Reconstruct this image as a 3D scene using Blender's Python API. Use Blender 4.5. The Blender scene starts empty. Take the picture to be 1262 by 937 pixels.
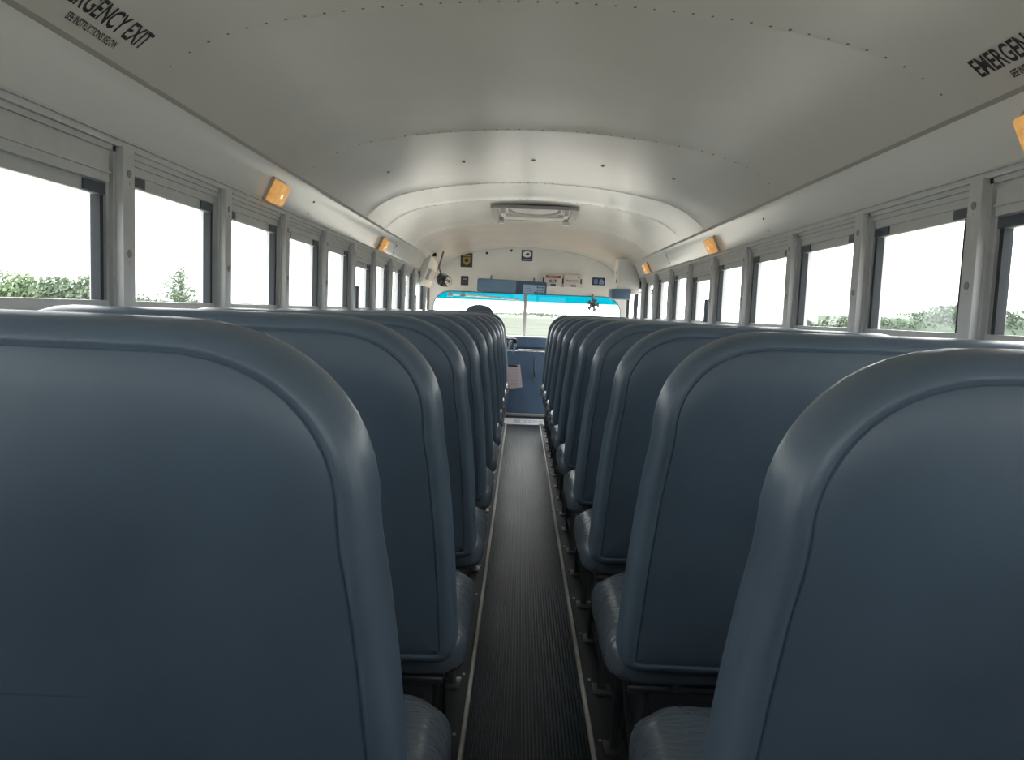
import bpy, bmesh, math, random
from mathutils import Vector, Matrix
random.seed(7)
sc = bpy.context.scene
COL = sc.collection
PI = math.pi

# ------------------------------------------------------------------ camera
CAM = (-0.0619, 0.0, 1.1591)
PITCH, YAW, ROLL, FPX = 0.0882, -0.0086, 0.0389, 946.7
def make_camera():
    cd = bpy.data.cameras.new('camera'); co = bpy.data.objects.new('camera', cd); COL.objects.link(co)
    c, s = math.cos(YAW), math.sin(YAW)
    R = Vector((c, -s, 0)); Fh = Vector((s, c, 0)); Zv = Vector((0, 0, 1))
    c, s = math.cos(PITCH), math.sin(PITCH)
    F = c*Fh - s*Zv; U = s*Fh + c*Zv
    c, s = math.cos(ROLL), math.sin(ROLL)
    R2 = c*R + s*U; U2 = -s*R + c*U
    m = Matrix((R2, U2, -F)).transposed().to_4x4(); m.translation = Vector(CAM)
    co.matrix_world = m
    cd.sensor_fit = 'HORIZONTAL'; cd.sensor_width = 36.0; cd.lens = FPX/1262*36.0
    cd.clip_start = 0.02; cd.clip_end = 3000
    sc.camera = co
make_camera()

# ------------------------------------------------------------------ sky (overcast, brightest round the veiled sun ahead)
SKY_BASE, SKY_GLOW = 0.90, 3.6
def make_world():
    w = bpy.data.worlds.new('overcast_sky'); sc.world = w; w.use_nodes = True
    n = w.node_tree.nodes; l = w.node_tree.links; n.clear()
    tc = n.new('ShaderNodeTexCoord')
    nz = n.new('ShaderNodeVectorMath'); nz.operation = 'NORMALIZE'; l.new(tc.outputs['Generated'], nz.inputs[0])
    sp = n.new('ShaderNodeSeparateXYZ'); l.new(nz.outputs[0], sp.inputs[0])
    def M(op, a, b=None, clamp=False):
        m = n.new('ShaderNodeMath'); m.operation = op; m.use_clamp = clamp
        for i, v in enumerate((a, b)):
            if v is None: continue
            if isinstance(v, (int, float)): m.inputs[i].default_value = v
            else: l.new(v, m.inputs[i])
        return m.outputs[0]
    up = M('MAXIMUM', sp.outputs['Z'], 0.0)
    cie = M('MULTIPLY', M('ADD', M('MULTIPLY', up, 2.0), 1.0), SKY_BASE)
    dt = n.new('ShaderNodeVectorMath'); dt.operation = 'DOT_PRODUCT'; l.new(nz.outputs[0], dt.inputs[0])
    dt.inputs[1].default_value = Vector((0.05, 0.92, 0.39)).normalized()
    gl = M('MULTIPLY', M('POWER', M('MAXIMUM', dt.outputs['Value'], 0.0), 9.0), SKY_GLOW)
    cl = n.new('ShaderNodeTexNoise'); cl.inputs['Scale'].default_value = 2.2; cl.inputs['Detail'].default_value = 3
    l.new(nz.outputs[0], cl.inputs['Vector'])
    tot = M('MULTIPLY', M('ADD', cie, gl), M('ADD', M('MULTIPLY', cl.outputs['Fac'], 0.10), 0.95))
    bg = n.new('ShaderNodeBackground'); bg.inputs['Color'].default_value = (1.0, .992, .975, 1)
    l.new(tot, bg.inputs['Strength'])
    o = n.new('ShaderNodeOutputWorld'); l.new(bg.outputs[0], o.inputs[0])
make_world()
sc.view_settings.view_transform = 'Standard'; sc.view_settings.look = 'None'
sc.view_settings.exposure = 1.75; sc.view_settings.gamma = 1.0
sc.view_settings.use_curve_mapping = False

# ------------------------------------------------------------------ materials
MATS = {}
def mat(name, col, rough=0.5, metal=0.0, spec=0.5, bump=0.0, bscale=40.0, vary=0.0, vscale=6.0, coat=0.0, emit=None, estr=0.0, stretch=None):
    if name in MATS: return MATS[name]
    m = bpy.data.materials.new(name); m.use_nodes = True; MATS[name] = m
    n = m.node_tree.nodes; l = m.node_tree.links; b = n['Principled BSDF']
    b.inputs['Base Color'].default_value = (*col, 1); b.inputs['Roughness'].default_value = rough
    b.inputs['Metallic'].default_value = metal; b.inputs['Specular IOR Level'].default_value = spec
    b.inputs['Coat Weight'].default_value = coat; b.inputs['Coat Roughness'].default_value = 0.12
    if emit: b.inputs['Emission Color'].default_value = (*emit, 1); b.inputs['Emission Strength'].default_value = estr
    if bump or vary:
        tc = n.new('ShaderNodeTexCoord'); mp = n.new('ShaderNodeMapping'); l.new(tc.outputs['Object'], mp.inputs[0])
        if stretch: mp.inputs['Scale'].default_value = stretch
    if bump:
        t = n.new('ShaderNodeTexNoise'); t.inputs['Scale'].default_value = bscale; t.inputs['Detail'].default_value = 4
        l.new(mp.outputs[0], t.inputs['Vector'])
        bp = n.new('ShaderNodeBump'); bp.inputs['Strength'].default_value = bump; bp.inputs['Distance'].default_value = 0.01
        l.new(t.outputs['Fac'], bp.inputs['Height']); l.new(bp.outputs[0], b.inputs['Normal'])
    if vary:
        t = n.new('ShaderNodeTexNoise'); t.inputs['Scale'].default_value = vscale; t.inputs['Detail'].default_value = 5
        l.new(mp.outputs[0], t.inputs['Vector'])
        r = n.new('ShaderNodeValToRGB'); r.color_ramp.elements[0].position = 0.3; r.color_ramp.elements[1].position = 0.7
        r.color_ramp.elements[0].color = (*[c*(1-vary) for c in col], 1); r.color_ramp.elements[1].color = (*[min(1, c*(1+vary)) for c in col], 1)
        l.new(t.outputs['Fac'], r.inputs[0]); l.new(r.outputs[0], b.inputs['Base Color'])
        rr = n.new('ShaderNodeMapRange'); rr.inputs['To Min'].default_value = rough*0.9; rr.inputs['To Max'].default_value = min(1, rough*1.12)
        l.new(t.outputs['Fac'], rr.inputs[0]); l.new(rr.outputs[0], b.inputs['Roughness'])
    return m

def glass(name, tint, band=None, zlo=0, zhi=1):
    m = bpy.data.materials.new(name); m.use_nodes = True; MATS[name] = m
    n = m.node_tree.nodes; l = m.node_tree.links; n.clear()
    tr = n.new('ShaderNodeBsdfTransparent'); tr.inputs[0].default_value = (*tint, 1)
    gl = n.new('ShaderNodeBsdfGlossy'); gl.inputs['Roughness'].default_value = 0.02; gl.inputs[0].default_value = (.9, .9, .9, 1)
    lw = n.new('ShaderNodeLayerWeight'); lw.inputs[0].default_value = 0.5
    pw = n.new('ShaderNodeMath'); pw.operation = 'POWER'; pw.inputs[1].default_value = 4.0; l.new(lw.outputs['Facing'], pw.inputs[0])
    fr = n.new('ShaderNodeMath'); fr.operation = 'MULTIPLY_ADD'; fr.inputs[1].default_value = 0.35; fr.inputs[2].default_value = 0.02; l.new(pw.outputs[0], fr.inputs[0])
    mx = n.new('ShaderNodeMixShader'); l.new(fr.outputs[0], mx.inputs[0]); l.new(tr.outputs[0], mx.inputs[1]); l.new(gl.outputs[0], mx.inputs[2])
    if band:
        tc = n.new('ShaderNodeTexCoord'); sp = n.new('ShaderNodeSeparateXYZ'); l.new(tc.outputs['Object'], sp.inputs[0])
        mr = n.new('ShaderNodeMapRange'); mr.inputs['From Min'].default_value = zlo; mr.inputs['From Max'].default_value = zhi
        l.new(sp.outputs['Z'], mr.inputs[0])
        mc = n.new('ShaderNodeMix'); mc.data_type = 'RGBA'; l.new(mr.outputs[0], mc.inputs[0])
        mc.inputs[6].default_value = (*tint, 1); mc.inputs[7].default_value = (*band, 1)
        l.new(mc.outputs[2], tr.inputs[0])
    o = n.new('ShaderNodeOutputMaterial'); l.new(mx.outputs[0], o.inputs[0])
    return m

PAINT = mat('cream_enamel', (.60, .58, .53), .22, spec=.6, bump=.03, bscale=9, vary=.02, vscale=3)
COVE = mat('grey_white_enamel', (.72, .72, .69), .2, spec=.6, bump=.02, bscale=7)
RAIL = mat('dull_grey_rail', (.30, .29, .26), .5)
ALU = mat('window_aluminium', (.52, .53, .535), .42, metal=.35, bump=.02, bscale=60, vary=.06, vscale=14)
ALU_D = mat('window_channel_dark', (.030, .036, .044), .55, spec=.25)
LATCH = mat('latch_plastic', (.055, .07, .095), .45)
BOLT = mat('bolt_steel', (.24, .24, .23), .4, metal=.5)
RIVET = mat('rivet_dark', (.20, .19, .17), .5)
VINYL = mat('navy_vinyl', (.088, .126, .170), .34, spec=.5, bump=.05, bscale=260, vary=.10, vscale=7)  # lighter than the panel vinyl: the seat band's reflected light is in the colour
VINYL_F = mat('navy_vinyl_panel', (.076, .112, .154), .38, spec=.5, bump=.05, bscale=18, vary=.12, vscale=5)
VINYL_C = mat('navy_vinyl_cushion', (.085, .108, .135), .27, spec=.65, bump=.55, bscale=9, stretch=(2.5, 9, 3))
STEEL = mat('seat_frame_steel', (.16, .165, .175), .28, metal=.85)
RUBBER = mat('floor_rubber', (.018, .021, .026), .5, bump=.1, bscale=30, vary=.25)
MATM = mat('aisle_rubber', (.018, .030, .040), .42, spec=.26, bump=.12, bscale=50, vary=.22, vscale=9)
TRIMM = mat('aisle_trim_metal', (.72, .70, .66), .35, metal=.3, vary=.15, vscale=30)
WALLP = mat('wall_panel_paint', (.42, .43, .42), .4, vary=.05)
WHITE = mat('white_sheet', (.85, .84, .81), .45, vary=.03)
DASH = mat('dash_blue_grey', (.12, .19, .30), .45, vary=.12)
BLACK = mat('black_plastic', (.02, .021, .024), .4)
INK = mat('black_ink', (.022, .022, .020), .6)
GLASS = glass('window_glass', (.93, .95, .95))
WSG = glass('windshield_glass', (.96, .97, .97), band=(.004, .25, .29), zlo=1.278, zhi=1.292)

# ------------------------------------------------------------------ helpers
def smooth(me, ang=0.7):
    for p in me.polygons: p.use_smooth = True
    try: me.set_sharp_from_angle(angle=ang)
    except Exception: pass
def obj(name, verts, faces, m, parent=None, sm=True, ang=0.7, mesh=None):
    if mesh is None:
        mesh = bpy.data.meshes.new(name); mesh.from_pydata([tuple(v) for v in verts], [], faces); mesh.update()
        bm = bmesh.new(); bm.from_mesh(mesh); bmesh.ops.recalc_face_normals(bm, faces=bm.faces); bm.to_mesh(mesh); bm.free()
        if sm: smooth(mesh, ang)
        mesh.materials.append(m)
    o = bpy.data.objects.new(name, mesh); COL.objects.link(o)
    if parent is not None: o.parent = parent
    return o
def tag(o, label=None, cat=None, group=None, kind=None):
    for k, v in (('label', label), ('category', cat), ('group', group), ('kind', kind)):
        if v: o[k] = v
    return o
def empty(name, loc=(0, 0, 0)):
    o = bpy.data.objects.new(name, None); COL.objects.link(o); o.location = loc; o.empty_display_size = .1; return o
class MB:
    """collects shapes; build() links them as one mesh object"""
    def __init__(s): s.v = []; s.f = []
    def add(s, vs, fs):
        k = len(s.v); s.v += [tuple(v) for v in vs]; s.f += [tuple(i+k for i in f) for f in fs]; return s
    def box(s, x0, x1, y0, y1, z0, z1, bev=0.0):
        x0, x1 = sorted((x0, x1)); y0, y1 = sorted((y0, y1)); z0, z1 = sorted((z0, z1))
        if bev <= 0:
            return s.add([(x, y, z) for x in (x0, x1) for y in (y0, y1) for z in (z0, z1)],
                         [(0, 1, 3, 2), (4, 6, 7, 5), (0, 4, 5, 1), (2, 3, 7, 6), (0, 2, 6, 4), (1, 5, 7, 3)])
        bm = bmesh.new(); bmesh.ops.create_cube(bm, size=1)
        for v in bm.verts: v.co = Vector(((x0+x1)/2+v.co.x*(x1-x0), (y0+y1)/2+v.co.y*(y1-y0), (z0+z1)/2+v.co.z*(z1-z0)))
        bmesh.ops.bevel(bm, geom=bm.edges[:], offset=bev, segments=2, affect='EDGES', profile=.6)
        return s.bm(bm)
    def bm(s, bm):
        bm.verts.ensure_lookup_table(); bm.verts.index_update()
        s.add([v.co[:] for v in bm.verts], [[v.index for v in f.verts] for f in bm.faces]); bm.free(); return s
    def tube(s, pts, r, n=8, caps=True):
        pts = [Vector(p) for p in pts]; rings = []
        for i, p in enumerate(pts):
            t = (pts[min(i+1, len(pts)-1)] - pts[max(i-1, 0)]).normalized()
            a = Vector((0, 0, 1)) if abs(t.z) < .9 else Vector((1, 0, 0))
            u = t.cross(a).normalized(); w = t.cross(u)
            rr = r[i] if isinstance(r, (list, tuple)) else r
            rings.append([p + rr*(math.cos(2*PI*k/n)*u + math.sin(2*PI*k/n)*w) for k in range(n)])
        return s.loft(rings, caps, caps)
    def loft(s, rings, c0=True, c1=True, closed=True):
        n = len(rings[0]); vs = [v for r in rings for v in r]; fs = []
        for i in range(len(rings)-1):
            for k in range(n if closed else n-1):
                a, b = i*n+k, i*n+(k+1) % n; fs.append((a, b, b+n, a+n))
        if c0: fs.append(tuple(range(n)))
        if c1: fs.append(tuple((len(rings)-1)*n+k for k in range(n)))
        return s.add(vs, fs)
    def prism_y(s, prof, y0, y1):      # closed (x,z) profile swept along the bus
        return s.loft([[(x, y, z) for x, z in prof] for y in (y0, y1)])
    def plate(s, outer, holes, fn, t):  # flat plate with holes; fn(u,v,d) -> point
        bm = bmesh.new()
        for loop in [outer]+holes:
            vs = [bm.verts.new((u, v, 0)) for u, v in loop]
            for i in range(len(vs)): bm.edges.new((vs[i], vs[(i+1) % len(vs)]))
        bmesh.ops.triangle_fill(bm, use_beauty=True, edges=bm.edges[:])
        r = bmesh.ops.extrude_face_region(bm, geom=bm.faces[:])
        for e in r['geom']:
            if isinstance(e, bmesh.types.BMVert): e.co.z = t
        for v in bm.verts: v.co = Vector(fn(v.co.x, v.co.y, v.co.z))
        return s.bm(bm)
    def map(s, fn): s.v = [tuple(fn(*v)) for v in s.v]; return s
    def build(s, name, m, parent=None, sm=True, ang=0.7): return obj(name, s.v, s.f, m, parent, sm, ang)
def rrect(x0, x1, y0, y1, r, n=5):
    pts = []
    for cx, cy, a in ((x1-r, y1-r, 0), (x0+r, y1-r, 90), (x0+r, y0+r, 180), (x1-r, y0+r, 270)):
        for k in range(n+1):
            t = math.radians(a+90*k/n); pts.append((cx+r*math.cos(t), cy+r*math.sin(t)))
    return pts
def copy_tree(o, parent=None):
    c = o.copy(); COL.objects.link(c); c.parent = parent
    for ch in list(o.children): copy_tree(ch, c)
    return c
def text_mesh(body, size=1.0, sx=1.0, bold=0.022):
    cu = bpy.data.curves.new('lettering', 'FONT'); cu.body = body; cu.size = size; cu.resolution_u = 3; cu.offset = bold
    o = bpy.data.objects.new('lettering', cu); COL.objects.link(o)
    bpy.context.view_layer.update()
    me = bpy.data.meshes.new_from_object(o)
    vs = [(v.co.x*sx, v.co.y) for v in me.vertices]; fs = [tuple(p.vertices) for p in me.polygons]
    bpy.data.objects.remove(o); bpy.data.curves.remove(cu); bpy.data.meshes.remove(me)
    x0 = min(v[0] for v in vs); y0 = min(v[1] for v in vs)
    vs = [(x-x0, y-y0) for x, y in vs]
    return vs, fs, max(v[0] for v in vs), max(v[1] for v in vs)

# ------------------------------------------------------------------ bus layout
P = 0.70; Y0 = 2.07                       # body-post pitch
POSTS = [Y0+P*k for k in range(-4, 9)]    # -0.73 ... 7.67
YR, YF = -0.92, 9.05                      # rear wall, front wall
ZSILL, ZMEET, ZHEAD = 0.80, 1.125, 1.55
def zc(x): x = abs(x); return 1.965 - .13*x*x - .058*x**10
def zcf(x, y):                            # ceiling height; the front cap dips
    t = max(0.0, (y-7.0)/2.05); t = t*t
    return zc(x) - t*(.055+.055*x*x)

# floor
f = MB().box(-1.20, 1.20, YR-.03, YF+.04, -.06, 0).build('floor', RUBBER)
tag(f, 'black rubber bus floor under the seats', 'floor', kind='structure')

# ceiling: sheets lapped at riveted seams
SEAMS = [YR-.02, .67, 2.07, 3.47, 4.87, 5.57, 7.0, YF+.03]
ceil_root = tag(empty('ceiling', (0, 0, 1.965)), 'curved cream painted metal bus ceiling of riveted sheets', 'ceiling', kind='structure')
XS = [-1.072+2.144*i/48 for i in range(49)]
for i in range(len(SEAMS)-1):
    ya, yb = SEAMS[i], SEAMS[i+1]
    mb = MB(); nseg = 8
    ys = [ya] + [ya+(yb-ya)*k/nseg for k in range(1, nseg)] + [yb-.02, yb+.018]
    rows = []
    for j, y in enumerate(ys):
        rows.append([(x, y, zcf(x, y) + (0.003 if y < yb-.03 or abs(x) > 1.03 else (0.001 if j == len(ys)-2 else -.0015 + .0016*math.sin(x*62)))-1.965) for x in XS])
    top = [[(x, y, z+.014) for x, y, z in r] for r in rows]
    n = len(XS); nr = len(rows); vs = [v for r in rows for v in r]+[v for r in top for v in r]; fs = []
    o2 = n*nr
    for a in range(nr-1):
        for b in range(n-1):
            q = a*n+b; fs += [(q, q+1, q+1+n, q+n), (o2+q, o2+q+n, o2+q+1+n, o2+q+1)]
    for b in range(n-1):
        fs += [(b, o2+b, o2+b+1, b+1), ((nr-1)*n+b, (nr-1)*n+b+1, o2+(nr-1)*n+b+1, o2+(nr-1)*n+b)]
    for a in range(nr-1):
        fs += [(a*n, a*n+n, o2+a*n+n, o2+a*n), (a*n+n-1, o2+a*n+n-1, o2+a*n+2*n-1, a*n+2*n-1)]
    obj('ceiling_panel', vs, fs, PAINT, ceil_root)
    if 0 < i:                                        # rivets along the seam, too small to pick apart
        rv = MB()
        for k in range(-20, 21):
            x = k*.0505; y = ya+.004; z = zcf(x, y)-1.965-.0015
            sl = math.atan(.26*x+.58*x**9)
            bm = bmesh.new(); bmesh.ops.create_uvsphere(bm, u_segments=8, v_segments=5, radius=.0042)
            for v in bm.verts: v.co = Vector((x+v.co.x, y+v.co.y, z+v.co.z*.45))
            rv.bm(bm)
        tag(rv.build('seam_rivets', RIVET, ceil_root), kind='stuff')
# single screws half way between two seams
for x in (-.80, -.40, -.03, .34, .72):
    b = MB().tube([(x, 4.17, zc(x)-1.965+.004), (x, 4.17, zc(x)-1.965-.004)], [.011, .007], 10).build('ceiling_screw', BOLT, ceil_root)
# outer roof skin closing the shell
rs = MB(); pr = [(-1.215, 1.50)]+[(x*1.215/1.072, zc(x)+.06) for x in XS]+[(1.215, 1.50), (1.235, 1.50)]+[(x*1.24/1.072, zc(x)+.085) for x in reversed(XS)]+[(-1.235, 1.50)]
rs.prism_y(pr, YR-.05, YF+.05)
rs.build('roof_skin', mat('school_bus_yellow', (.65, .30, .02), .35), ceil_root).location = (0, 0, -1.965)

# roof hatch
ha = tag(empty('roof_hatch', (0.01, 6.22, 1.955)), 'white roof escape hatch with a grey frame and curved handle in the ceiling', 'hatch')
GREYF = mat('hatch_frame_grey', (.40, .40, .385), .45)
MB().plate(rrect(-.335, .335, -.40, .40, .05), [rrect(-.285, .285, -.35, .35, .04)], lambda u, v, d: (u, v,   .004-d-.05*u*u), .024).build('frame', GREYF, ha)
lid = MB().plate(rrect(-.285, .285, -.35, .35, .04), [], lambda u, v, d: (u, v, .012-d-.05*u*u), .016).build('lid', PAINT, ha)
MB().tube([(-.20, -.22, -.012), (-.17, -.22, -.035), (-.08, -.20, -.05), (0, -.19, -.055), (.08, -.20, -.05), (.17, -.22, -.035), (.20, -.22, -.012)], .013, 8).build('handle', WHITE, lid)
MB().box(-.25, .25, .10, .28, -.03, -.004, .008).build('vent_cover', WHITE, lid)
for q in (-1, 1):
    MB().box(q*.262, q*.225, -.30, -.10, -.055, -.006, .006).build('side_bracket', WHITE, ha)
    MB().box(q*.30, q*.25, .36, .42, -.05, -.02, .006).build('hinge', WHITE, ha)

# ------------------------------------------------------------------ side walls
ORD = ['', 'first', 'second', 'third', 'fourth', 'fifth', 'sixth', 'seventh', 'eighth', 'ninth', 'tenth', 'eleventh', 'twelfth', 'thirteenth', 'fourteenth']
win_no = [0]
def window(sx, ya, yb, emergency, nth):
    win_no[0] += 1
    side = "driver's side" if sx < 0 else 'door side'
    zt = 1.418 if emergency else 1.462
    w = empty('window_%d' % win_no[0], (sx*1.16, (ya+yb)/2, ZSILL))
    tag(w, ('emergency push-out bus window with deep header' if emergency else 'split-sash aluminium bus window')+', %s, %s from the rear wall' % (side, ORD[nth]), 'window', kind='structure')
    hw = (yb-ya)/2; H = ZHEAD-ZSILL; zt -= ZSILL; zm = ZMEET-ZSILL
    def B(mb, xa, xb, y0, y1, z0, z1, bev=0): return mb.box(sx*xa, sx*xb, y0, y1, z0, z1, bev)
    # outer frame with stepped channels (x outward positive, 0 = glass line)
    fr = MB()
    for q in (-1, 1):
        B(fr, -.022, .035, q*hw, q*(hw-.014), 0, H)
        B(fr, -.010, .035, q*(hw-.014), q*(hw-.026), 0, H)
    top = H-.030
    B(fr, -.022, .035, -hw, hw, H-.014, H); B(fr, -.014, .035, -hw, hw, H-.03, H-.014)
    if emergency: B(fr, -.018, .035, -hw+.026, hw-.026, zt+.034, H-.03); B(fr, -.024, .035, -hw+.026, hw-.026, H-.075, H-.07)
    else: B(fr, -.008, .035, -hw+.02, hw-.02, zt+.034, H-.03)
    B(fr, -.022, .035, -hw, hw, 0, .02)
    fr.build('frame', ALU, w)
    # upper sash
    us = MB(); a = hw-.026; e = .022
    B(us, -.004, .012, -a, a, zt, zt+.036, .002); B(us, -.014, .012, -a, a, zm-.022, zm+.024, .002)
    for q in (-1, 1): B(us, -.004, .012, q*a, q*(a-e), zm, zt+.01, .002)
    u = us.build('upper_sash', ALU, w)
    g = MB(); B(g, .001, .005, -a+e, a-e, zm+.02, zt+.004); g.build('pane', GLASS, u)
    ch = MB()
    for q in (-1, 1): B(ch, -.012, .013, q*(a-e+.004), q*(a-e-.012), zm+.022, zt)
    ch.build('gasket', ALU_D, u)
    for q in (-1, 1):
        l = MB(); B(l, -.009, -.003, q*a, q*(a-.10), zt+.003, zt+.031, .002); l.build('latch', LATCH, u)
    # lower sash
    ls = MB()
    B(ls, .014, .030, -a, a, .02, .055, .002); B(ls, .014, .030, -a, a, zm-.03, zm+.01, .002)
    for q in (-1, 1): B(ls, .014, .030, q*a, q*(a-e), .05, zm-.02, .002)
    lo = ls.build('lower_sash', ALU, w)
    g = MB(); B(g, .020, .024, -a+e, a-e, .05, zm-.02); g.build('pane', GLASS, lo)
    if emergency:
        r = MB(); B(r, -.030, .012, -a+.085, -a+.135, zm+.018, zm+.165, .004); r.build('release_latch', LATCH, w)
    return w
for sx, side in ((-1, 'left'), (1, 'right')):
    S = "driver's side" if sx < 0 else 'door side'
    yend = YF if sx < 0 else 7.70
    wall = MB().box(sx*1.15, sx*1.215, YR-.03, yend, 0, ZSILL).build('wall_'+side, WALLP)
    tag(wall, 'grey lower wall panel below the windows, '+S, 'wall', kind='structure')
    MB().box(sx*1.125, sx*1.15, YR, yend, ZSILL-.03, ZSILL, .004).build('sill_rail', ALU, wall)
    # header rail
    hr = MB().box(sx*1.128, sx*1.215, YR-.03, YF+.03, ZHEAD, ZHEAD+.022, .003).box(sx*1.122, sx*1.15, YR, YF, ZHEAD+.017, ZHEAD+.023)
    hr.build('header_rail', ALU, wall)
    # cove panels (lapped sheets with a rolled upper ridge)
    ends = [YR, 1.36, 3.78, 6.26, 8.03 if sx < 0 else 7.92]
    prof = [(1.133, ZHEAD+.016), (1.120, 1.590), (1.106, 1.622), (1.093, 1.650), (1.0865, 1.664), (1.082, 1.675), (1.077, 1.686), (1.071, 1.698), (1.066, 1.706)]
    for i in range(len(ends)-1):
        e = .0015*(i % 2)
        inner = [(sx*(x-e), z) for x, z in prof]; outer = [(sx*(x+.014), z+.004) for x, z in reversed(prof)]
        MB().prism_y(inner+outer, ends[i]-(.015 if i else 0), ends[i+1]+.005).build('cove_panel', COVE, wall)
    for k in range(len(ends)-2):
        for z, x in ((1.60, 1.1155), (1.655, 1.0885)):
            MB().tube([(sx*(x+.006), ends[k+1]-.005, z), (sx*(x-.004), ends[k+1]-.005, z-.002)], [.007, .004], 8).build('cove_screw', BOLT, wall)
    # posts with bolts
    for j, y in enumerate(POSTS):
        o = MB().box(sx*1.118, sx*1.21, y-.030, y+.030, ZSILL, ZHEAD+.002, .003).build('post', ALU, wall)
        for z in (1.275, 1.485):
            w_ = MB().tube([(sx*1.119, y, z), (sx*1.1165, y, z)], .011, 12).build('bolt', ALU_D if z < 1 else BOLT, o)
            MB().tube([(sx*1.119, y+.005, z-.024), (sx*1.1165, y+.005, z-.024)], .006, 8).build('screw_head', ALU, o)
    for j in range(len(POSTS)-1):
        k = j-4                                  # bay behind post k+1
        window(sx, POSTS[j]+.030, POSTS[j+1]-.030, k in (-1, 4), j+1)
    if sx < 0:
        window(sx, 7.67+.030, 8.50, True, 13)
        MB().box(-1.12, -1.21, 8.50, 8.62, ZSILL, ZHEAD, .004).build('post', ALU, wall)
        window(sx, 8.62, YF-.03, False, 14)
    tr = MB().prism_y([(sx*1.0575, 1.7225), (sx*1.0605, 1.7125), (sx*1.0665, 1.7035), (sx*1.075, 1.704), (sx*1.078, 1.722), (sx*1.066, 1.735)], YR, 8.03 if sx < 0 else 7.95)
    o = tr.build('trim_%d' % (1 if sx < 0 else 2), RAIL)
    tag(o, 'dull grey metal rail between ceiling and cove, '+S, 'trim', kind='structure')
    tp = MB().prism_y([(sx*1.050, 1.7290), (sx*1.0585, 1.7200), (sx*1.061, 1.7230), (sx*1.052, 1.7320)], YR, 8.0); tp.build('rail_lip', COVE, o)

# unseen rear wall; its place and windows set to grade light on near seats
rw_out = [(-1.2, 0), (1.2, 0), (1.2, 1.56)]+[(x, zc(x)) for x in reversed(XS)]+[(-1.2, 1.56)]
RWIN = [(-1.02, -.36, 1.13, 1.56), (-.28, .28, 1.13, 1.64), (.36, 1.02, 1.13, 1.56)]
rw = MB().plate(rw_out, [rrect(*q, .06) for q in RWIN], lambda u, v, d: (u, YR-d, v), .03)
wb = rw.build('wall_back', mat('rear_wall_paint', (.12, .12, .12), .5)); tag(wb, 'unseen dark grey rear wall of the bus, three windows placed to light the seats', 'wall', kind='structure')
for q in RWIN: MB().plate(rrect(*q, .06), [], lambda u, v, d_: (u, YR-.012-d_, v), .005).build('pane', GLASS, wb)

# front wall (bulkhead over the windshield)
fw_out = [(-1.2, 0), (1.2, 0), (1.2, 1.56)]+[(x, zcf(x, YF)+.012) for x in reversed(XS)]+[(-1.2, 1.56)]
WS = [(1.10, .86), (1.10, 1.12)]+[(.91+.19*math.cos(t), 1.19+.19*math.sin(t)) for t in [PI/2*k/8 for k in range(9)]]
WS = WS+[(-x, z) for x, z in reversed(WS)]
fw = MB().plate(fw_out, [WS], lambda u, v, d: (u, YF+d, v), .05)
wf = fw.build('wall_front', WHITE); tag(wf, 'white metal bulkhead around the windshield', 'wall', kind='structure')
MB().plate([(x*1.0, z) for x, z in WS], [[(x*.993, 1.12+(z-1.12)*.965) for x, z in WS]], lambda u, v, d: (u, YF-.006+d, v), .03).build('windshield_gasket', mat('gasket_slate', (.10, .15, .19), .5), wf)
ws = tag(empty('window_%d' % (win_no[0]+1), (0, YF+.03, 0)), 'two-pane windshield with a cyan tinted top band', 'windshield', kind='structure')
for sgn in (-1, 1):
    half = [(x, z) for x, z in WS if x*sgn > 0]
    half = ([(-.02, .86)]+half+[(-.02, 1.38)]) if sgn > 0 else ([(-.02, 1.38)]+half+[(-.02, .86)])
    MB().plate(half, [], lambda u, v, d: (u, d, v), .006).build('pane', WSG, ws)
MB().box(-.04, 0, -.028, .03, .86, 1.385, .006).build('center_post', mat('windshield_post', (.55, .53, .52), .5), ws)

# ------------------------------------------------------------------ ceiling lettering
def arc_s(xmax=1.06, n=400):
    tab = [(0, xmax, zc(xmax))]; s = 0
    for i in range(1, n):
        x = xmax*(1-i/n); z = zc(x); px, pz = tab[-1][1:]
        s += math.hypot(x-px, z-pz); tab.append((s, x, z))
    return tab
TAB = arc_s()
def on_ceiling(sd):
    for i in range(len(TAB)-1):
        if TAB[i+1][0] >= sd:
            a, b = TAB[i], TAB[i+1]; t = (sd-a[0])/(b[0]-a[0]); return a[1]+(b[1]-a[1])*t, a[2]+(b[2]-a[2])*t
    return TAB[-1][1:]
def ceiling_text(body, sx, ystart, s0, height, width, root, name):
    vs, fs, w, h = text_mesh(body)
    out = []
    for u, v in vs:
        x, z = on_ceiling(s0+v/h*height); y = ystart + (1 if sx < 0 else -1)*u/w*width
        out.append((sx*(x-.0005), y, z+.0015))
    o = obj(name, out, fs, INK, root, sm=False); return o
for sx, S, yfar in ((-1, "driver's side", 1.928), (1, 'door side', 1.908)):
    L = .365
    root = tag(empty('exit_lettering', (sx*.95, yfar-L/2, 1.80)), 'black EMERGENCY EXIT lettering on the ceiling, '+S, 'lettering', 'ceiling exit lettering')
    ys = yfar-L if sx < 0 else yfar
    a = ceiling_text('EMERGENCY EXIT', sx, ys, .060, .054, L, root, 'large_letters')
    b = ceiling_text('SEE INSTRUCTIONS BELOW', sx, ys+(.094 if sx < 0 else -.085), .026, .020, .195, root, 'small_letters')
    for o in (a, b): o.matrix_parent_inverse = Matrix.Translation(-root.location)

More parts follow.
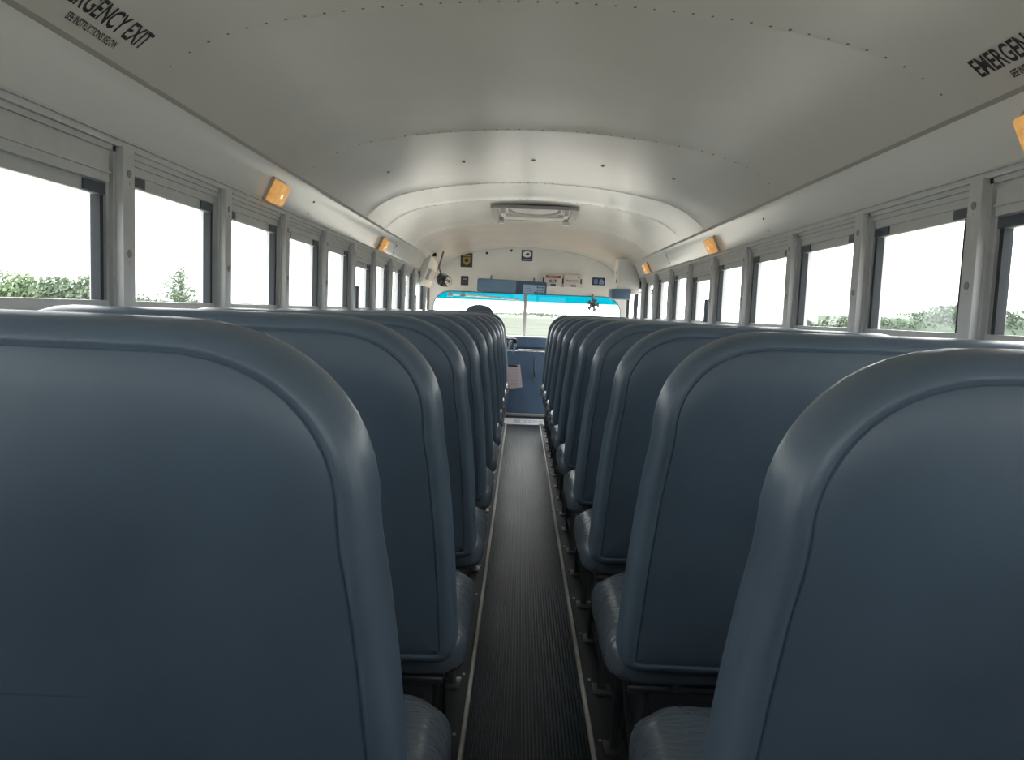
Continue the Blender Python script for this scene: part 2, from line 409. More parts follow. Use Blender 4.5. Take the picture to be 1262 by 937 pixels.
# ------------------------------------------------------------------ dome lamps
AMBER = mat('amber_lens', (.70, .44, .19), .25, spec=.6, bump=.9, bscale=45, vary=.25, vscale=30, emit=(1, .46, .12), estr=.13)
BULB = mat('lamp_filament', (1, .8, .4), .4, emit=(1, .62, .22), estr=.35)
BEZEL = mat('lamp_bezel', (.45, .40, .34), .35)
nrm = Vector((-.90, 0, -.436)); tng = Vector((.436, 0, -.90))
def dome_lamp(sx, y, label):
    c = Vector((1.106, y, 1.620))
    r = tag(empty('dome_lamp', (sx*c.x, y, c.z)), label, 'lamp', 'dome lamps along the coves')
    def F(ly, lt, d):
        p = tng*lt+nrm*d; return (sx*p.x, ly, p.z)
    def blk(hl, hh, d0, d1, tp, m, name, par, ly=0, lt=0, rad=.012):
        a = rrect(-hl, hl, -hh, hh, rad, 4); k = 1-tp
        return MB().loft([[F(ly+u, lt+v, d0) for u, v in a], [F(ly+u, lt+v, d1-.008) for u, v in a], [F(ly+u*k, lt+v*k, d1) for u, v in a]]).build(name, m, par)
    blk(.082, .054, -.012, .012, .04, BEZEL, 'bezel', r)
    ln = blk(.073, .046, .008, .042, .14, AMBER, 'lens', r)
    blk(.022, .016, .030, .0432, .5, BULB, 'bulb_glow', ln, 0, .006, .0155)
for y, l in ((3.22, 'lit amber dome lamp on the driver\'s side cove, farther from the windshield'), (5.69, 'lit amber dome lamp on the driver\'s side cove, closer to the fan and windshield')):
    dome_lamp(-1, y, l)
for y, l in ((1.765, 'amber dome lamp on the door side cove beside the exit lettering'), (4.79, 'lit amber dome lamp midway along the door side cove'), (7.24, 'amber dome lamp on the door side cove beside the white housing')):
    dome_lamp(1, y, l)

# ------------------------------------------------------------------ aisle mat
def aisle_mat(ya, yb, label, z):
    r = tag(empty('aisle_mat', (0, (ya+yb)/2, 0)), label, 'floor mat', 'ribbed aisle mats')
    mb = MB(); n = 32; w = .332; prof = []
    for i in range(n):
        x = -w/2+w*i/n; q = w/n
        prof += [(x, z), (x+q*.12, z+.0065), (x+q*.50, z+.0065), (x+q*.62, z)]
    prof.append((w/2, z))
    L = yb-ya; rows = [[(x, y, zz+.0012*math.sin(y*9+x*14)) for x, zz in prof] for y in [-L/2+L*k/24 for k in range(25)]]
    m = len(prof); vs = [v for rr in rows for v in rr]; fs = []
    for a in range(len(rows)-1):
        for b in range(m-1): q = a*m+b; fs.append((q, q+1, q+1+m, q+m))
    vs += [(-w/2, -L/2, 0), (w/2, -L/2, 0), (w/2, L/2, 0), (-w/2, L/2, 0)]; k = len(vs)-4
    fs.append((k, k+3, k+2, k+1))
    obj('ribbed_sheet', vs, fs, MATM, r, sm=False)
    return r
m1 = aisle_mat(YR+.02, 3.905, 'black ribbed rubber aisle mat between the rear seats', .004)
m2 = aisle_mat(3.905, 7.86, 'worn ribbed rubber aisle mat running up to the white floor sign', .0025)
for sx in (-1, 1):
    t = MB().prism_y([(sx*.168, .0005), (sx*.168, .010), (sx*.171, .013), (sx*.178, .013), (sx*.181, .010), (sx*.181, .0005)], YR+.02, 7.95)
    o = t.build('aisle_trim', TRIMM); tag(o, 'thin pale metal strip edging the aisle mat, '+("driver's side" if sx < 0 else 'door side'), 'trim strip', 'aisle edge strips')
    b = MB().box(sx*.182, sx*.215, YR+.02, 7.95, .0005, .006); o2 = b.build('side_flange', mat('flange_rubber', (.030, .033, .037), .5, vary=.2), o)
    for y in [(.6+.35*k) for k in range(21)]:
        MB().tube([(sx*.199, y, .005), (sx*.199, y, .009)], [.006, .004], 8).build('flange_screw', TRIMM, o)
s = tag(empty('floor_sign', (0.0, 8.13, 0)), 'white printed safety sign stuck on the floor at the aisle end', 'sign')
MB().box(-.205, .225, -.24, .22, .0005, .004).build('sheet', mat('sign_white', (.80, .80, .83), .4), s)
INDIGO = mat('sign_indigo', (.16, .19, .50), .5)
for i, (x, w_) in enumerate(((-.10, .075), (0.0, .045), (.055, .045), (.11, .045))):
    for q in (-.07, .05):
        MB().box(x, x+w_, q-.02, q+.025, .004, .0048).build('print_line', INDIGO if i == 0 else mat('sign_pale_indigo', (.42, .48, .75), .5), s)
MB().tube([(.185, .02, .004), (.185, .02, .0048)], .022, 16).build('emblem', mat('sign_grey', (.35, .38, .42), .5), s)
n_ = MB().box(-.36, .36, 8.545, 8.60, .0005, .030, .006).build('step_nosing', mat('bright_nosing', (.75, .74, .68), .28, metal=.5))
tag(n_, 'bright metal nosing across the floor at the foot of the engine cover', 'nosing')

# ------------------------------------------------------------------ bus seats
REC, ZREF = 0.17, 1.12
def seat_outline():
    pts = [(.215, .408), (.192, .414), (.176, .430), (.171, .455), (.174, .52), (.181, .65), (.189, .76), (.198, .85), (.207, .91)]
    cx_, cz_, rx, rz = .435, .935, .226, .205
    for k in range(0, 13):
        t = PI-PI/2*k/12; pts.append((cx_+rx*math.copysign(abs(math.cos(t))**.92, math.cos(t)), cz_+rz*abs(math.sin(t))**.92))
    pts += [(.55, 1.1405), (.70, 1.141), (.85, 1.1405)]
    for k in range(0, 9):
        t = PI/2-PI/2*k/8; pts.append((.955+.13*math.cos(t), 1.01+.13*math.sin(t)))
    pts += [(1.087, .80), (1.087, .6), (1.087, .455), (1.082, .430), (1.066, .414), (1.043, .408), (.8, .408), (.5, .408)]
    return pts
OUT = seat_outline()
def inset(pts, d):
    n = len(pts); out = []
    for i in range(n):
        a, b, c = Vector(pts[i-1]), Vector(pts[i]), Vector(pts[(i+1) % n])
        t = ((b-a).normalized()+(c-b).normalized()).normalized()
        nv = Vector((t.y, -t.x))          # clockwise outline -> inward
        p = b+nv*d; out.append((p.x, p.y))
    return out
def yback(z): return REC*(ZREF-z) + (.60*max(0, z-.86)**2 if z < 1.2 else 0)
def ring2(d):
    if d <= .046: return inset(OUT, d)
    base = inset(OUT, .046); e = d-.046                      # deeper rings shrink towards the middle so corners cannot fold
    x0, x1 = min(p[0] for p in base), max(p[0] for p in base); z0, z1 = min(p[1] for p in base), max(p[1] for p in base)
    mx, mz = (x0+x1)/2, (z0+z1)/2; kx, kz = 1-2*e/(x1-x0), 1-2*e/(z1-z0)
    return [(mx+(x-mx)*kx, mz+(z-mz)*kz) for x, z in base]
def back_ring(d, dep): return [(x, dep*(1+.25*(1.14-z)) + yback(z), z) for x, z in ring2(d)]
def fill_grid(ring, fn=None): pass
def seat_meshes(sx):
    X0 = .62
    def fin(mb): return mb.map(lambda x, y, z: (sx*(x-X0), y, z))
    back = MB().loft([back_ring(d, e) for d, e in ((.036, .0045), (.0325, .0045), (.030, .002), (.025, .0015), (.016, .005), (.009, .012), (.004, .025), (.001, .045), (0, .065), (.002, .080), (.009, .091), (.022, .098), (.040, .101))], False, True)
    panel = MB()
    rings = [back_ring(d, e) for d, e in ((.0335, .005), (.0355, .002), (.046, -.0005), (.075, -.002), (.12, -.003), (.17, -.0035), (.22, -.004), (.27, -.004), (.32, -.004))]
    panel.loft(rings, False, True)
    yf = REC*(ZREF-.45)+.085             # where the cushion meets the back
    cu = MB(); rr = []
    for ins, z in ((.03, .372), (.008, .378), (0, .395), (0, .435), (.006, .452), (.020, .470), (.042, .481), (.08, .487), (.13, .488)):
        rr.append([(x, y, z+(.006*math.sin(x*46)*math.sin(y*31) if ins > .01 and z > .44 else 0)) for x, y in rrect(.152+ins, 1.085-ins, yf-.05+ins, yf+.40-ins, max(.02, .075-ins*.5), 6)])
    cu.loft(rr)
    fr = MB()
    for yy in (yf-.02, yf+.34): fr.tube([(.20, yy, .362), (1.08, yy, .362)], .0125, 8)
    for xx in (.21, 1.06): fr.tube([(xx, yf-.03, .362), (xx, yf+.35, .362)], .0125, 8)
    fr.tube([(.30, REC*(ZREF-.7)+.05, .70), (.30, yf-.03, .362)], .012, 8)
    legs = []
    for yy, y2 in ((yf-.01, yf-.03), (yf+.32, yf+.34)):
        legs.append(MB().tube([(.235, yy, .362), (.235, yy, .16), (.232, y2, .012)], .0125, 8).box(.205, .262, y2-.035, y2+.035, .0, .012, .003))
    br = MB().tube([(.235, yf+.0, .10), (.235, yf+.31, .29)], .008, 6).tube([(.235, yf-.02, .07), (.235, yf+.33, .07)], .008, 6)
    wm = MB().box(1.06, 1.125, yf-.03, yf+.36, .33, .372, .004)
    tk = [MB().tube([(q, REC*(ZREF-.40)+.06, .41), (q, yf+.0, .38)], .012, 8) for q in (.40, .95)]
    out = []
    for nm, mb, m, an in (('backrest', back, VINYL, 1.0), ('back_panel', panel, VINYL_F, .5), ('cushion', cu, VINYL_C, 1.2), ('frame', fr, STEEL, 1), ('leg', legs[0], STEEL, 1), ('leg', legs[1], STEEL, 1), ('brace', br, STEEL, 1), ('wall_mount', wm, STEEL, 1), ('back_bracket', tk[0], STEEL, 1), ('back_bracket', tk[1], STEEL, 1)):
        fin(mb); out.append((nm, mb, m, an))
    return out
NROW = 12; ROWP = .693; YROW0 = .73-2*ROWP  # two rearmost rows per side are unseen, added to shade the near seats
for sx in (-1, 1):
    S = "driver's side" if sx < 0 else 'door side'
    proto = None
    for k in range(NROW):
        if proto is None:
            o = empty('passenger_bench')
            for nm, mb, m, an in seat_meshes(sx):
                q = mb.build(nm, m, bk if nm == 'back_panel' else o, ang=an)
                if nm == 'backrest': bk = q
            proto = o
        else: o = copy_tree(proto)
        o.location = (sx*.62, YROW0+ROWP*k, 0)
        r = NROW-k
        tag(o, 'navy vinyl high-back bus bench on the %s, %s behind the crash barrier' % (S, ORD[r]), 'bench', 'bus benches in two columns along the aisle')
# padded crash barriers ahead of the first seats
for sx in (-1, 1):
    S = "driver's side" if sx < 0 else 'door side'
    o = tag(empty('crash_barrier', (sx*.62, 7.68, 0)), 'padded navy crash barrier ahead of the first %s seat' % S, 'barrier', 'crash barriers')
    def ring(d, e): return [(sx*(x-.62), e, z+.012) for x, z in inset(OUT, d)]
    MB().loft([ring(.03, .0), (ring(.012, .004)), ring(.002, .016), ring(0, .03), ring(.012, .045), ring(.03, .05)], True, True).build('pad', VINYL, o, ang=1.0)
    for x in (.23, 1.03):
        MB().tube([(sx*(x-.62), .028, .42), (sx*(x-.62), .028, .01)], .014, 8).box(sx*(x-.62)-.03, sx*(x-.62)+.03, 0, .056, 0, .012).build('leg', STEEL, o)

# ------------------------------------------------------------------ driver's area
d = tag(empty('driver_chair', (-.50, 8.0, 0)), "high-back driver's chair with a rounded top facing the windshield", 'chair')
def dring(ins, e):
    pts = []
    for k in range(24):
        t = 2*PI*k/24; cx_, sz = math.cos(t), math.sin(t)
        pts.append((math.copysign(abs(cx_)**.7, cx_)*(.235-ins), e, .88+math.copysign(abs(sz)**.8, sz)*(.27-ins)))
    return pts
MB().loft([dring(.06, 0), dring(.02, .015), dring(0, .05), dring(.01, .09), dring(.05, .11)]).build('backrest', VINYL, d, ang=1.2)
def hring(ins, e): return [(math.cos(2*PI*k/24)*(.150-ins), e, 1.13+math.sin(2*PI*k/24)*(.095-ins)) for k in range(24)]
MB().loft([hring(.04, 0.005), hring(.012, .018), hring(0, .045), hring(.012, .08), hring(.04, .095)]).build('headrest', VINYL, d, ang=1.2)
MB().box(-.24, .24, .05, .50, .42, .54, .04).build('cushion', VINYL, d, ang=1.2)
MB().box(-.16, .16, .08, .42, 0, .10, .01).box(-.10, .10, .14, .36, .09, .44, .02).build('pedestal', BLACK, d)
st = tag(empty('steering_wheel', (-.47, 8.56, .90)), "black steering wheel in front of the driver's seat", 'steering wheel')
rim = MB(); R_ = .235; tl = math.radians(38)
def wp(a, r=R_, q=0): return (r*math.cos(a), -r*math.sin(a)*-math.sin(tl)+q*math.cos(tl), r*math.sin(a)*math.cos(tl)-q*math.sin(tl))
rim.loft([[tuple(Vector(wp(a, R_+.014*math.cos(b), .014*math.sin(b)))) for b in [2*PI*k/8 for k in range(8)]] for a in [2*PI*j/32 for j in range(33)]], False, False)
rim.build('rim', BLACK, st, ang=1.5)
for a in (PI*.08, PI*.92, PI*1.5): MB().tube([wp(a, .03), wp(a, R_)], [.016, .011], 8).build('spoke', BLACK, st)
MB().tube([wp(0, 0, -.02), wp(0, 0, .03)], [.055, .045], 14).build('hub', BLACK, st)
MB().tube([(0, 0, 0), (0, .26, -.30)], .03, 10).build('column', BLACK, st)
dh = tag(empty('engine_cover', (.03, 8.84, 0)), 'blue-grey engine cover rising at the front of the aisle', 'engine cover')
MB().add(*(lambda bx: (bx.v, bx.f))(MB().box(-.36, .36, -.22, .18, 0, .732, .03))).build('cover', DASH, dh, ang=1)
MB().box(-.11, .235, -.232, -.20, .732, .748, .004).build('bright_edge', mat('chrome_strip', (.8, .8, .78), .2, metal=.6), dh)
for x, z in ((.07, .62), (.075, .45)):
    pass
MB().tube([(.085, -.232, .66), (.075, -.25, .60), (.075, -.25, .50), (.088, -.226, .44)], .009, 8).build('grab_handle', STEEL, dh)
MB().tube([(.086, -.226, .425), (.086, -.245, .425)], .016, 10).build('latch_knob', mat('latch_chrome', (.5, .5, .5), .25, metal=.8), dh)
db = tag(empty('dashboard', (0, 8.93, 0)), 'navy dashboard spanning the bus below the windshield', 'dashboard')
MB().box(-1.1, 1.1, -.02, .115, .752, .872, .02).build('panel', DASH, db, ang=1)
MB().box(-1.1, 1.1, -.03, .115, .870, .884, .004).build('top_edge', mat('dash_top_pale', (.70, .70, .68), .4), db)
for x in (-.62, -.48, -.34): MB().tube([(x, -.024, .80), (x, -.034, .80)], .045, 18).build('gauge', BLACK, db)
pp = tag(empty('paper_sheet', (-.10, 8.605, .44)), 'pale pink paper sheet hanging on the engine cover', 'paper')
MB().loft([[(-.115, 0, -.15), (.085, 0, -.118), (.048, 0, .137), (-.115, -.002, .105)], [(-.115, .003, -.15), (.085, .003, -.118), (.048, .003, .137), (-.115, .003, .105)]]).build('sheet', mat('pink_paper', (.70, .58, .60), .7), pp, sm=False)
for i in range(9): MB().box(-.10, .035-.004*(i % 3), -.0012, 0.0001, .075-.022*i, .079-.022*i).build('print_line', mat('paper_print', (.45, .36, .40), .7), pp)
MB().box(-.08, .02, -.008, .005, .108, .126, .002).build('clip', BLACK, pp)
gs = tag(empty('dash_lever', (-.16, 8.46, 0)), 'black lever with bright fittings reaching out from the dashboard', 'lever')
MB().tube([(-.03, .445, .80), (-.02, .2, .80), (.0, 0, .83)], [.02, .014, .012], 8).build('rod', STEEL, gs)
MB().box(-.06, .055, -.02, .03, .855, .872, .004).box(.02, .06, -.02, .03, .815, .858, .004).build('knob', BLACK, gs)
MB().tube([(-.03, -.005, .74), (.0, -.005, .845)], [.012, .016], 8).tube([(.03, -.005, .71), (.05, -.005, .82)], [.010, .014], 8).build('chrome_fitting', mat('latch_chrome', (.5, .5, .5), .25, metal=.8), gs)

# mirror over the windshield
mr = tag(empty('interior_mirror', (-.18, 8.80, 1.445)), 'wide blue-grey interior mirror above the windshield', 'mirror')
mr.rotation_euler = (0, .022, 0)
MB().plate(rrect(-.395, .395, -.075, .075, .022), [], lambda u, v, d_: (u, d_, v), .03).build('housing', mat('mirror_housing', (.07, .12, .20), .4), mr)
MB().plate(rrect(-.388, .05, -.066, .066, .018), [], lambda u, v, d_: (u, -.003+d_, v), .003).build('mirror_glass', mat('mirror_reflection_blue', (.16, .27, .40), .25, metal=.35), mr)  # reflected blue painted into the glass as its base colour
stk = MB().box(.13, .375, -.004, 0.0, -.066, .035).build('sticker', mat('sticker_pale_blue', (.40, .55, .75), .5), mr)
for i in range(3):
    for j in range(4):
        if j > 0 or i == 0: MB().box(.255+.028*j, .275+.028*j, -.0055, -.0035, -.058+.03*i, -.042+.03*i).build('print_spot', mat('sticker_navy', (.06, .11, .25), .5), stk)
for i in range(3): MB().box(.145, .225, -.0055, -.0035, .015-.024*i, .022-.024*i).build('print_line', mat('sticker_grey', (.25, .36, .52), .5), stk)
for x in (-.25, .25): MB().tube([(x, .02, .02), (x, .25, .12)], .009, 8).build('bracket', STEEL, mr)

# notices on the bulkhead
def flat_text(body, name, m, par, x, z, w, h, y):
    vs, fs, W_, H_ = text_mesh(body)
    return obj(name, [(x+u/W_*w, y, z+v/H_*h) for u, v in vs], fs, m, par, sm=False)
def notice(name, x0, x1, z0, z1, m, label, cat, dep=.004):
    r = tag(empty(name, ((x0+x1)/2, YF, z0)), label, cat)
    return MB().box(-(x1-x0)/2, (x1-x0)/2, -dep, -.0003, 0, z1-z0, min(.004, dep*.4)).build('body' if dep > .02 else 'sheet', m, r)
GOLD = mat('print_gold', (.42, .32, .09), .5); NAVY = mat('print_navy', (.03, .05, .13), .5); CHAR = mat('print_charcoal', (.045, .055, .06), .5)
r = notice('crest_plaque', -.793, -.655, 1.66, 1.823, CHAR, 'black plaque with a gold crest on the bulkhead', 'plaque')
MB().plate([(-.04, .055), (0, .02), (.04, .055), (.045, .115), (-.045, .115)], [], lambda u, v, d_: (u, -.006+d_, v), .002).build('crest', GOLD, r)
MB().box(-.045, .045, -.006, -.004, .125, .142).build('print_line', GOLD, r)
MB().plate(rrect(-.022, .022, .06, .10, .01), [], lambda u, v, d_: (u, -.0075+d_, v), .002).build('crest_field', CHAR, r)
r = notice('dark_decal', -.784, -.695, 1.450, 1.558, CHAR, 'small charcoal decal with one pale line on the bulkhead', 'decal')
MB().box(-.022, .022, -.0055, -.004, .066, .078).build('print_line', mat('sign_grey', (.35, .38, .42), .5), r)
MB().box(-.03, .03, -.0055, -.004, .03, .036).build('print_line', mat('print_dim', (.15, .16, .17), .5), r)
r = notice('oval_emblem_decal', -.085, .043, 1.757, 1.885, NAVY, 'navy square decal with a white oval emblem on the bulkhead', 'decal')
MB().plate([(.052*math.cos(2*PI*k/28), .078+.037*math.sin(2*PI*k/28)) for k in range(28)], [], lambda u, v, d_: (u, -.006+d_, v), .002).build('oval', WHITE, r)
MB().plate([(-.026, .070), (.004, .064), (.036, .070), (.030, .080), (.012, .082), (.030, .090), (.012, .096), (-.008, .088), (-.014, .078)], [], lambda u, v, d_: (u, -.0075+d_, v), .002).build('swoosh', NAVY, r)
MB().box(-.046, .046, -.0055, -.004, .012, .024).build('print_line', mat('sign_grey', (.35, .38, .42), .5), r)
KITW = mat('kit_white', (.74, .70, .68), .4); RED = mat('print_dark_red', (.33, .075, .07), .5)
r = notice('first_aid_box', .191, .398, 1.472, 1.615, KITW, 'white first aid kit box with a dark red band on the bulkhead', 'first aid kit', .07)
MB().box(-.088, .088, -.0725, -.0695, .098, .128).build('red_band', RED, r)
flat_text('FIRST AID', 'lettering', KITW, r, -.05, .105, .10, .016, -.0735)
flat_text('KIT', 'lettering', INK, r, -.052, .045, .10, .036, -.0725)
MB().box(-.032, .03, -.079, -.068, .012, .028, .003).build('latch', BLACK, r)
for q in (-.110, .108): MB().box(q-.012, q+.012, -.06, -.02, .04, .10, .005).build('side_clip', BLACK, r)
r = notice('body_fluid_box', .418, .643, 1.470, 1.612, KITW, 'white clean-up kit box with small dark script on the bulkhead', 'kit box', .065)
flat_text('Body Fluid', 'lettering', mat('print_grey_red', (.20, .12, .12), .5), r, -.085, .062, .135, .026, -.0675)
MB().box(-.03, .03, -.074, -.063, .010, .026, .003).build('latch', BLACK, r)
MB().box(.078, .094, -.0675, -.064, .045, .100).build('print_mark', INK, r); MB().tube([(.06, -.0675, .118), (.06, -.064, .118)], .010, 12).build('print_mark', INK, r)
r = notice('blue_notice', .752, .90, 1.510, 1.598, NAVY, 'small navy notice with pale figures right of the kit boxes', 'notice')
MB().plate([(-.055, .015), (-.01, .015), (-.01, .07), (-.055, .07)], [], lambda u, v, d_: (u, -.0055+d_, v), .0015).build('print_block', mat('print_steel_blue', (.16, .22, .33), .5), r)
MB().plate([(.005, .012), (.06, .012), (.06, .05), (.035, .075), (.012, .06)], [], lambda u, v, d_: (u, -.0055+d_, v), .0015).build('print_block', mat('sticker_grey', (.25, .36, .52), .5), r)
for x, z, l in ((-.49, 1.832, 'beside the crest plaque'), (-.205, 1.872, 'beside the oval emblem decal')):
    o = MB().tube([(x, YF-.012, z), (x, YF+.002, z)], [.012, .016], 10).build('bulkhead_knob', BLACK); tag(o, 'small black knob on the bulkhead '+l, 'knob', 'bulkhead knobs')

# fans
def fan(loc, rad, arm, label, tilt, blade_m):
    r = tag(empty('dash_fan', loc), label, 'fan')
    R3 = Matrix.Rotation(tilt[0], 3, 'X') @ Matrix.Rotation(tilt[1], 3, 'Z')
    def T(v): return tuple(R3 @ Vector(v))
    mo = MB().tube([T((0, -.03, 0)), T((0, .06, 0))], [.024, .032], 12).build('motor', BLACK, r)
    for k in range(5):
        a0 = 2*PI*k/5; vs = []
        for q in (0, .004):
            for rr_, da, y in ((.22, -.2, -.01), (.9, -.35, -.014), (.92, .45, .012), (.25, .5, .008)):
                vs.append(T((rad*rr_*math.cos(a0+da), y+q, rad*rr_*math.sin(a0+da))))
        obj('blade', vs, [(0, 1, 2, 3), (4, 7, 6, 5), (0, 4, 5, 1), (1, 5, 6, 2), (2, 6, 7, 3), (3, 7, 4, 0)], blade_m, mo)
    g = MB()
    for fr_ in (1.0, .7, .4):
        y = -.022 if fr_ < 1 else 0
        g.tube([T((rad*fr_*math.cos(2*PI*k/24), y, rad*fr_*math.sin(2*PI*k/24))) for k in range(25)], .0022, 5, False)
    for k in range(10):
        a0 = 2*PI*k/10; g.tube([T((rad*.15*math.cos(a0), -.026, rad*.15*math.sin(a0))), T((rad*.8*math.cos(a0), -.02, rad*.8*math.sin(a0))), T((rad*math.cos(a0), 0, rad*math.sin(a0)))], .0016, 4)
    g.build('guard', STEEL, r)
    m = MB(); m.tube(arm, .010, 8); m.build('arm', STEEL, r)
    return r
BLADE = mat('fan_blade', (.05, .09, .10), .35)
fan((-.90, 8.18, 1.47), .095, [(0, .05, 0), (-.055, .03, .13), (-.03, .03, .22), (-.01, .03, .30)], 'black round fan hanging on an arm above the driver\'s window', (-.75, .35), BLADE)
fan((.766, 8.97, 1.275), .085, [(0, .05, 0), (0, .062, .05), (0, .062, .13)], 'small grey fan hanging in front of the windshield tint band', (0, .1), mat('fan_blade_grey', (.16, .17, .17), .4))
# housings at the front corners
h_ = tag(empty('door_control_housing', (1.0, 7.98, 1.335)), 'white door control housing with a dark blue base by the entrance', 'housing')
MB().box(-.085, .145, 0, .30, .105, .415, .008).build('cabinet', WHITE, h_)
MB().box(-.14, .06, -.01, .28, 0, .105, .006).build('base', DASH, h_)
MB().box(.06, .145, 0, .28, .06, .105, .003).build('arm_cover', WHITE, h_)
MB().box(-.088, -.0845, .05, .11, .17, .29).build('decal', CHAR, h_); MB().box(-.090, -.0865, .065, .095, .20, .26).build('print_line', WHITE, h_)
o = tag(empty('driver_overhead_panel', (-1.0, 8.05, 1.40)), "white overhead panel above the driver's side window", 'panel')
MB().loft([[(-.13, y, 0), (-.115, y, .0), (-.045, y, .22), (-.02, y, .30), (-.035, y, .31), (-.13, y, .25)] for y in (0, .8)]).build('cover', WHITE, o, sm=False)
MB().loft([[(-.10+.05*q, y, .04+.16*q) for y, q in ((.12, .2), (.62, .2), (.62, .9), (.12, .9))], [(-.075+.05*q, y, .03+.16*q) for y, q in ((.14, .2), (.60, .2), (.60, .9), (.14, .9))]]).build('access_door', PAINT, o, sm=False)
MB().box(-.02, .02, .10, .16, .31, .345, .004).build('bracket', BLACK, o)

# entrance door on the right
dr = tag(empty('door_1', (1.17, 8.37, 0)), 'glazed folding entrance door beside the white housing', 'door', kind='structure')
for a, b in ((-.65, -.02), (.02, .64)):
    pl = MB().plate([(a, 0), (b, 0), (b, 1.90 if False else 1.52), (a, 1.52)], [rrect(a+.05, b-.05, .12, .72, .04), rrect(a+.05, b-.05, .80, 1.45, .04)], lambda u, v, d_: (-.012+d_, u, v), .03)
    leaf = pl.build('leaf', ALU_D, dr)
    for z0, z1 in ((.12, .72), (.80, 1.45)): MB().plate(rrect(a+.05, b-.05, z0, z1, .04), [], lambda u, v, d_: (d_, u, v), .005).build('pane', GLASS, leaf)
MB().box(-.02, .045, -.67, .68, 1.52, 1.57).build('door_header', ALU, dr)
MB().box(-.14, .045, -.09, .68, 1.575, 1.75).build('upper_panel', WHITE, dr)

# ------------------------------------------------------------------ outside the glass
wi = tag(empty('visor_rod', (-.50, YF-.05, 1.325)), 'pale visor rod with clamps along the windshield top', 'rod')
MB().tube([(-.40, 0, .012), (-.05, .0, .004), (.41, .0, -.018)], [.013, .013, .010], 8).build('rod', WHITE, wi)
for q in (-.40, -.25): MB().box(q-.03, q+.03, -.018, .045, -.012, .036, .006).build('clamp', mat('clamp_slate', (.30, .36, .38), .5), wi)
for sx, S in ((-1, "driver's side"), (1, 'door side')):
    r = tag(empty('exterior_mirror', (sx*1.5, 9.25, 1.30)), 'black exterior mirror on arms outside the %s' % S, 'mirror', 'exterior mirrors')
    MB().box(-.10, .10, 0, .05, -.20, .16, .02).build('head', BLACK, r)
    MB().box(-.085, .085, -.004, .002, -.18, .14).build('mirror_glass', mat('mirror_silver', (.5, .52, .55), .08, metal=1), r)
    for q in (-.22, .18): MB().tube([(0, .03, q), (-sx*.275, -.18, q-.05)], .012, 6).build('arm', BLACK, r)
    MB().tube([(0, .03, -.24), (0, .03, .2)], .012, 6).build('arm', BLACK, r)
ho = tag(empty('bus_hood', (0, YF+.1, -.2)), 'yellow engine hood ahead of the windshield', 'hood')
MB().loft([[(x*k, y, z) for x, z in ((-.95, .0), (-.93, .65), (-.75, zt), (0, zt+.04), (.75, zt), (.93, .65), (.95, .0))] for y, zt, k in ((.08, .80, 1.0), (.7, .74, .93), (1.25, .64, .86))]).build('shell', mat('school_bus_yellow', (.65, .30, .02), .35), ho, sm=False)

# ground and trees
gr = MB().add([(-1500, -1500, -1.0), (1500, -1500, -1.0), (1500, 1500, -1.0), (-1500, 1500, -1.0)], [(0, 1, 2, 3)]).build('ground', mat('pale_lot', (.37, .35, .31), .9, spec=0.0, vary=.2, vscale=.05))
tag(gr, 'pale gravel and grass ground outside the bus', 'ground', kind='structure')
fi = MB().add([(-400, 34, -.97), (400, 34, -.97), (400, 1400, -.97), (-400, 1400, -.97), (-400, 34, -1.2), (400, 34, -1.2), (400, 1400, -1.2), (-400, 1400, -1.2)], [(0, 1, 2, 3), (4, 7, 6, 5), (0, 4, 5, 1), (1, 5, 6, 2), (2, 6, 7, 3), (3, 7, 4, 0)]).build('grass_field', mat('field_grass', (.112, .122, .104), .9, spec=0.0, vary=.15, vscale=.08))
tag(fi, 'pale green grass field ahead of the bus beyond the windshield', 'field', kind='structure')
LEAF = mat('leaf_green', (.19, .26, .145), .7, vary=.22, vscale=.6)
LEAF2 = mat('leaf_grey_green', (.14, .185, .12), .7, vary=.22, vscale=.6)
LEAF3 = mat('far_leaf', (.105, .14, .10), .8, vary=.12, vscale=.05)
BARK = mat('bark', (.10, .09, .075), .8)
def foliage(n, blobs, size):
    mb = MB()
    tot = sum(b[3] for b in blobs)
    for (cx_, cy_, cz_, rr_) in blobs:
        for i in range(int(n*rr_/tot)):
            v = Vector((random.gauss(0, 1), random.gauss(0, 1), random.gauss(0, 1))).normalized()*(rr_*random.uniform(.55, 1.0))
            c = Vector((cx_, cy_, cz_))+v
            a = Vector((random.gauss(0, 1), random.gauss(0, 1), random.gauss(0, 1))).normalized(); b = a.orthogonal().normalized(); e = a.cross(b); q = size*random.uniform(.6, 1.3)
            mb.add([c+b*q, c+e*q*.6, c-b*q, c-e*q*.6], [(0, 1, 2, 3)])
    return mb
def tree(name, x, y, h_, w_, label, m, dense=True, n=2600, size=.22, cat='tree', group='trees outside the windows'):
    r = tag(empty(name, (x, y, -1.0)), label, cat, group)
    blobs = []
    k = 11 if dense else 16
    for i in range(k):
        a = random.uniform(0, 2*PI); q = random.uniform(.15, .75)*w_/2; zz = random.uniform(.22 if dense else .30, .86)*h_
        blobs.append((q*math.cos(a), q*math.sin(a), zz, (random.uniform(.20, .30) if dense else random.uniform(.10, .17))*w_))
    foliage(n, blobs, size).build('foliage', m, r, sm=False)
    tr = MB().tube([(0, 0, 0), (.05*w_, 0, .4*h_), (0, 0, .8*h_)], [.03*h_, .02*h_, .008*h_], 7)
    for b in blobs[:9 if not dense else 5]: tr.tube([(.03*w_, 0, .3*h_), (b[0]*.6, b[1]*.6, b[2]*.75), b[:3]], [.012*h_, .008*h_, .004*h_], 5)
    tr.build('trunk', BARK, r)
    return r
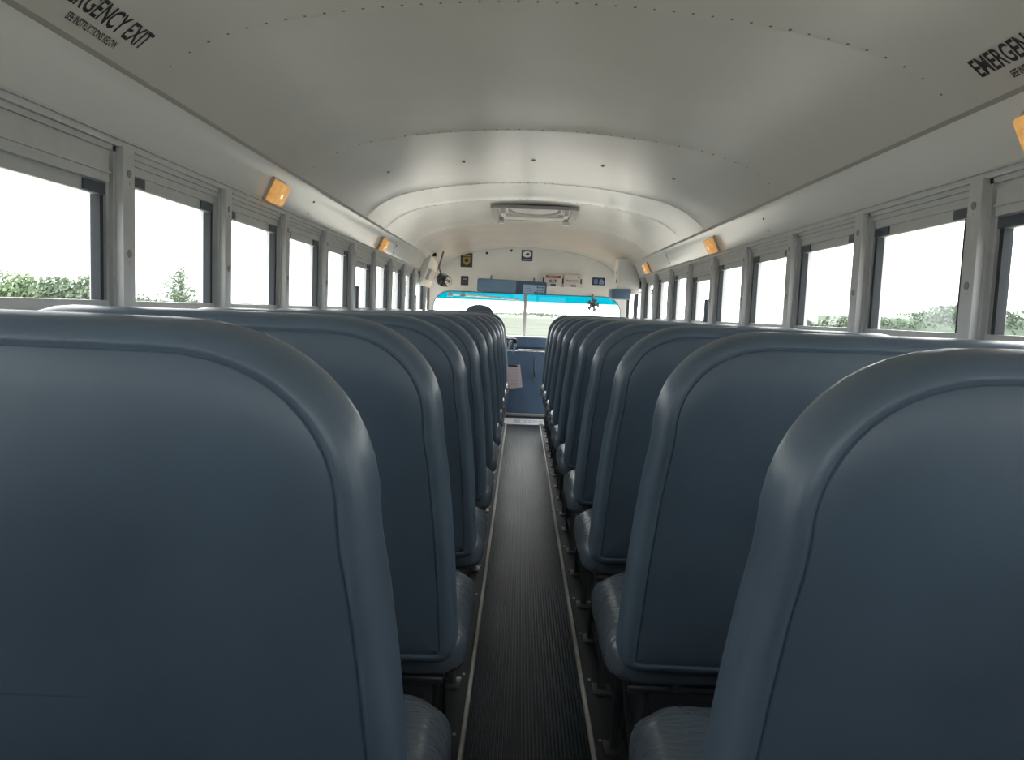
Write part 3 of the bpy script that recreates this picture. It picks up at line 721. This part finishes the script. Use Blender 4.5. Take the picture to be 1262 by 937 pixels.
tree('bushy_tree', -41.0, 62, 3.4, 6.0, 'pale green bushy tree beyond the rear driver\'s side window', LEAF)
tree('bushy_tree', -36.0, 61, 3.15, 5.0, 'rounded darker bushy tree beside the pale green one', LEAF2)
tree('bushy_tree', -46.5, 64, 3.2, 6.0, 'broad green bush at the far end of the bushy row', LEAF)
tree('thin_tree', -30.3, 68, 5.7, 4.4, 'thin open-crowned tree with see-through grey-green leaves', LEAF2, False, 1500, .13)
tree('thin_tree', -27.6, 69, 4.3, 3.0, 'small sparse sapling beside the open-crowned tree', LEAF2, False, 800, .12)
tree('low_bush', -34.2, 70, 2.35, 2.6, 'low dark bush left of the open-crowned tree', LEAF2, True, 800, .16, 'bush')
tree('low_bush', 23.5, 58, 2.3, 3.4, 'rounded dark bush beyond the door side windows', LEAF2, True, 1200, .18, 'bush')
# far wooded ridge to the right and a low belt of trees ahead
def ridge(name, pts, h0, label, m, n, size):
    r = tag(empty(name, (*pts[0], -1)), label, 'wooded ridge'); mb = MB(); p0 = Vector((*pts[0], 0))
    for i in range(n):
        t = random.random()*(len(pts)-1); k = int(t); q = t-k
        p = Vector((*pts[k], 0)).lerp(Vector((*pts[k+1], 0)), q)-p0
        hh = h0*min(1, .25+t*.6)*(.72+.22*math.sin(t*5.1)+.10*math.sin(t*17+1)+.06*math.sin(t*41))
        z = hh*random.random()**.35; c = Vector((p.x+random.uniform(-6, 6), p.y+random.uniform(-12, 12), z))
        a = Vector((random.gauss(0, 1), random.gauss(0, 1), random.gauss(0, .7))).normalized(); b = a.orthogonal().normalized(); e = a.cross(b); s_ = size*random.uniform(.6, 1.3)
        mb.add([c+b*s_, c+e*s_*.8, c-b*s_, c-e*s_*.8], [(0, 1, 2, 3)])
    tag(mb.build('tree_canopy', m, r, sm=False), kind='stuff')
    body = MB().loft([[(Vector((*p_, 0))-p0)+Vector((0, dy, hz*h0)) for dy, hz in ((-14, 0), (-9, .5), (-3, .62), (3, .62), (9, .5), (14, 0))] for p_ in pts])
    body.build('slope', m, r, sm=False)
ridge('wooded_ridge', [(120, 330), (150, 300), (180, 285), (215, 270), (250, 250)], 11, 'long hazy wooded ridge beyond the door side windows', LEAF3, 26000, .55)
ridge('tree_belt', [(-60, 300), (-20, 320), (30, 320), (70, 310)], 2.2, 'low pale tree belt ahead beyond the windshield', LEAF3, 6000, .35)
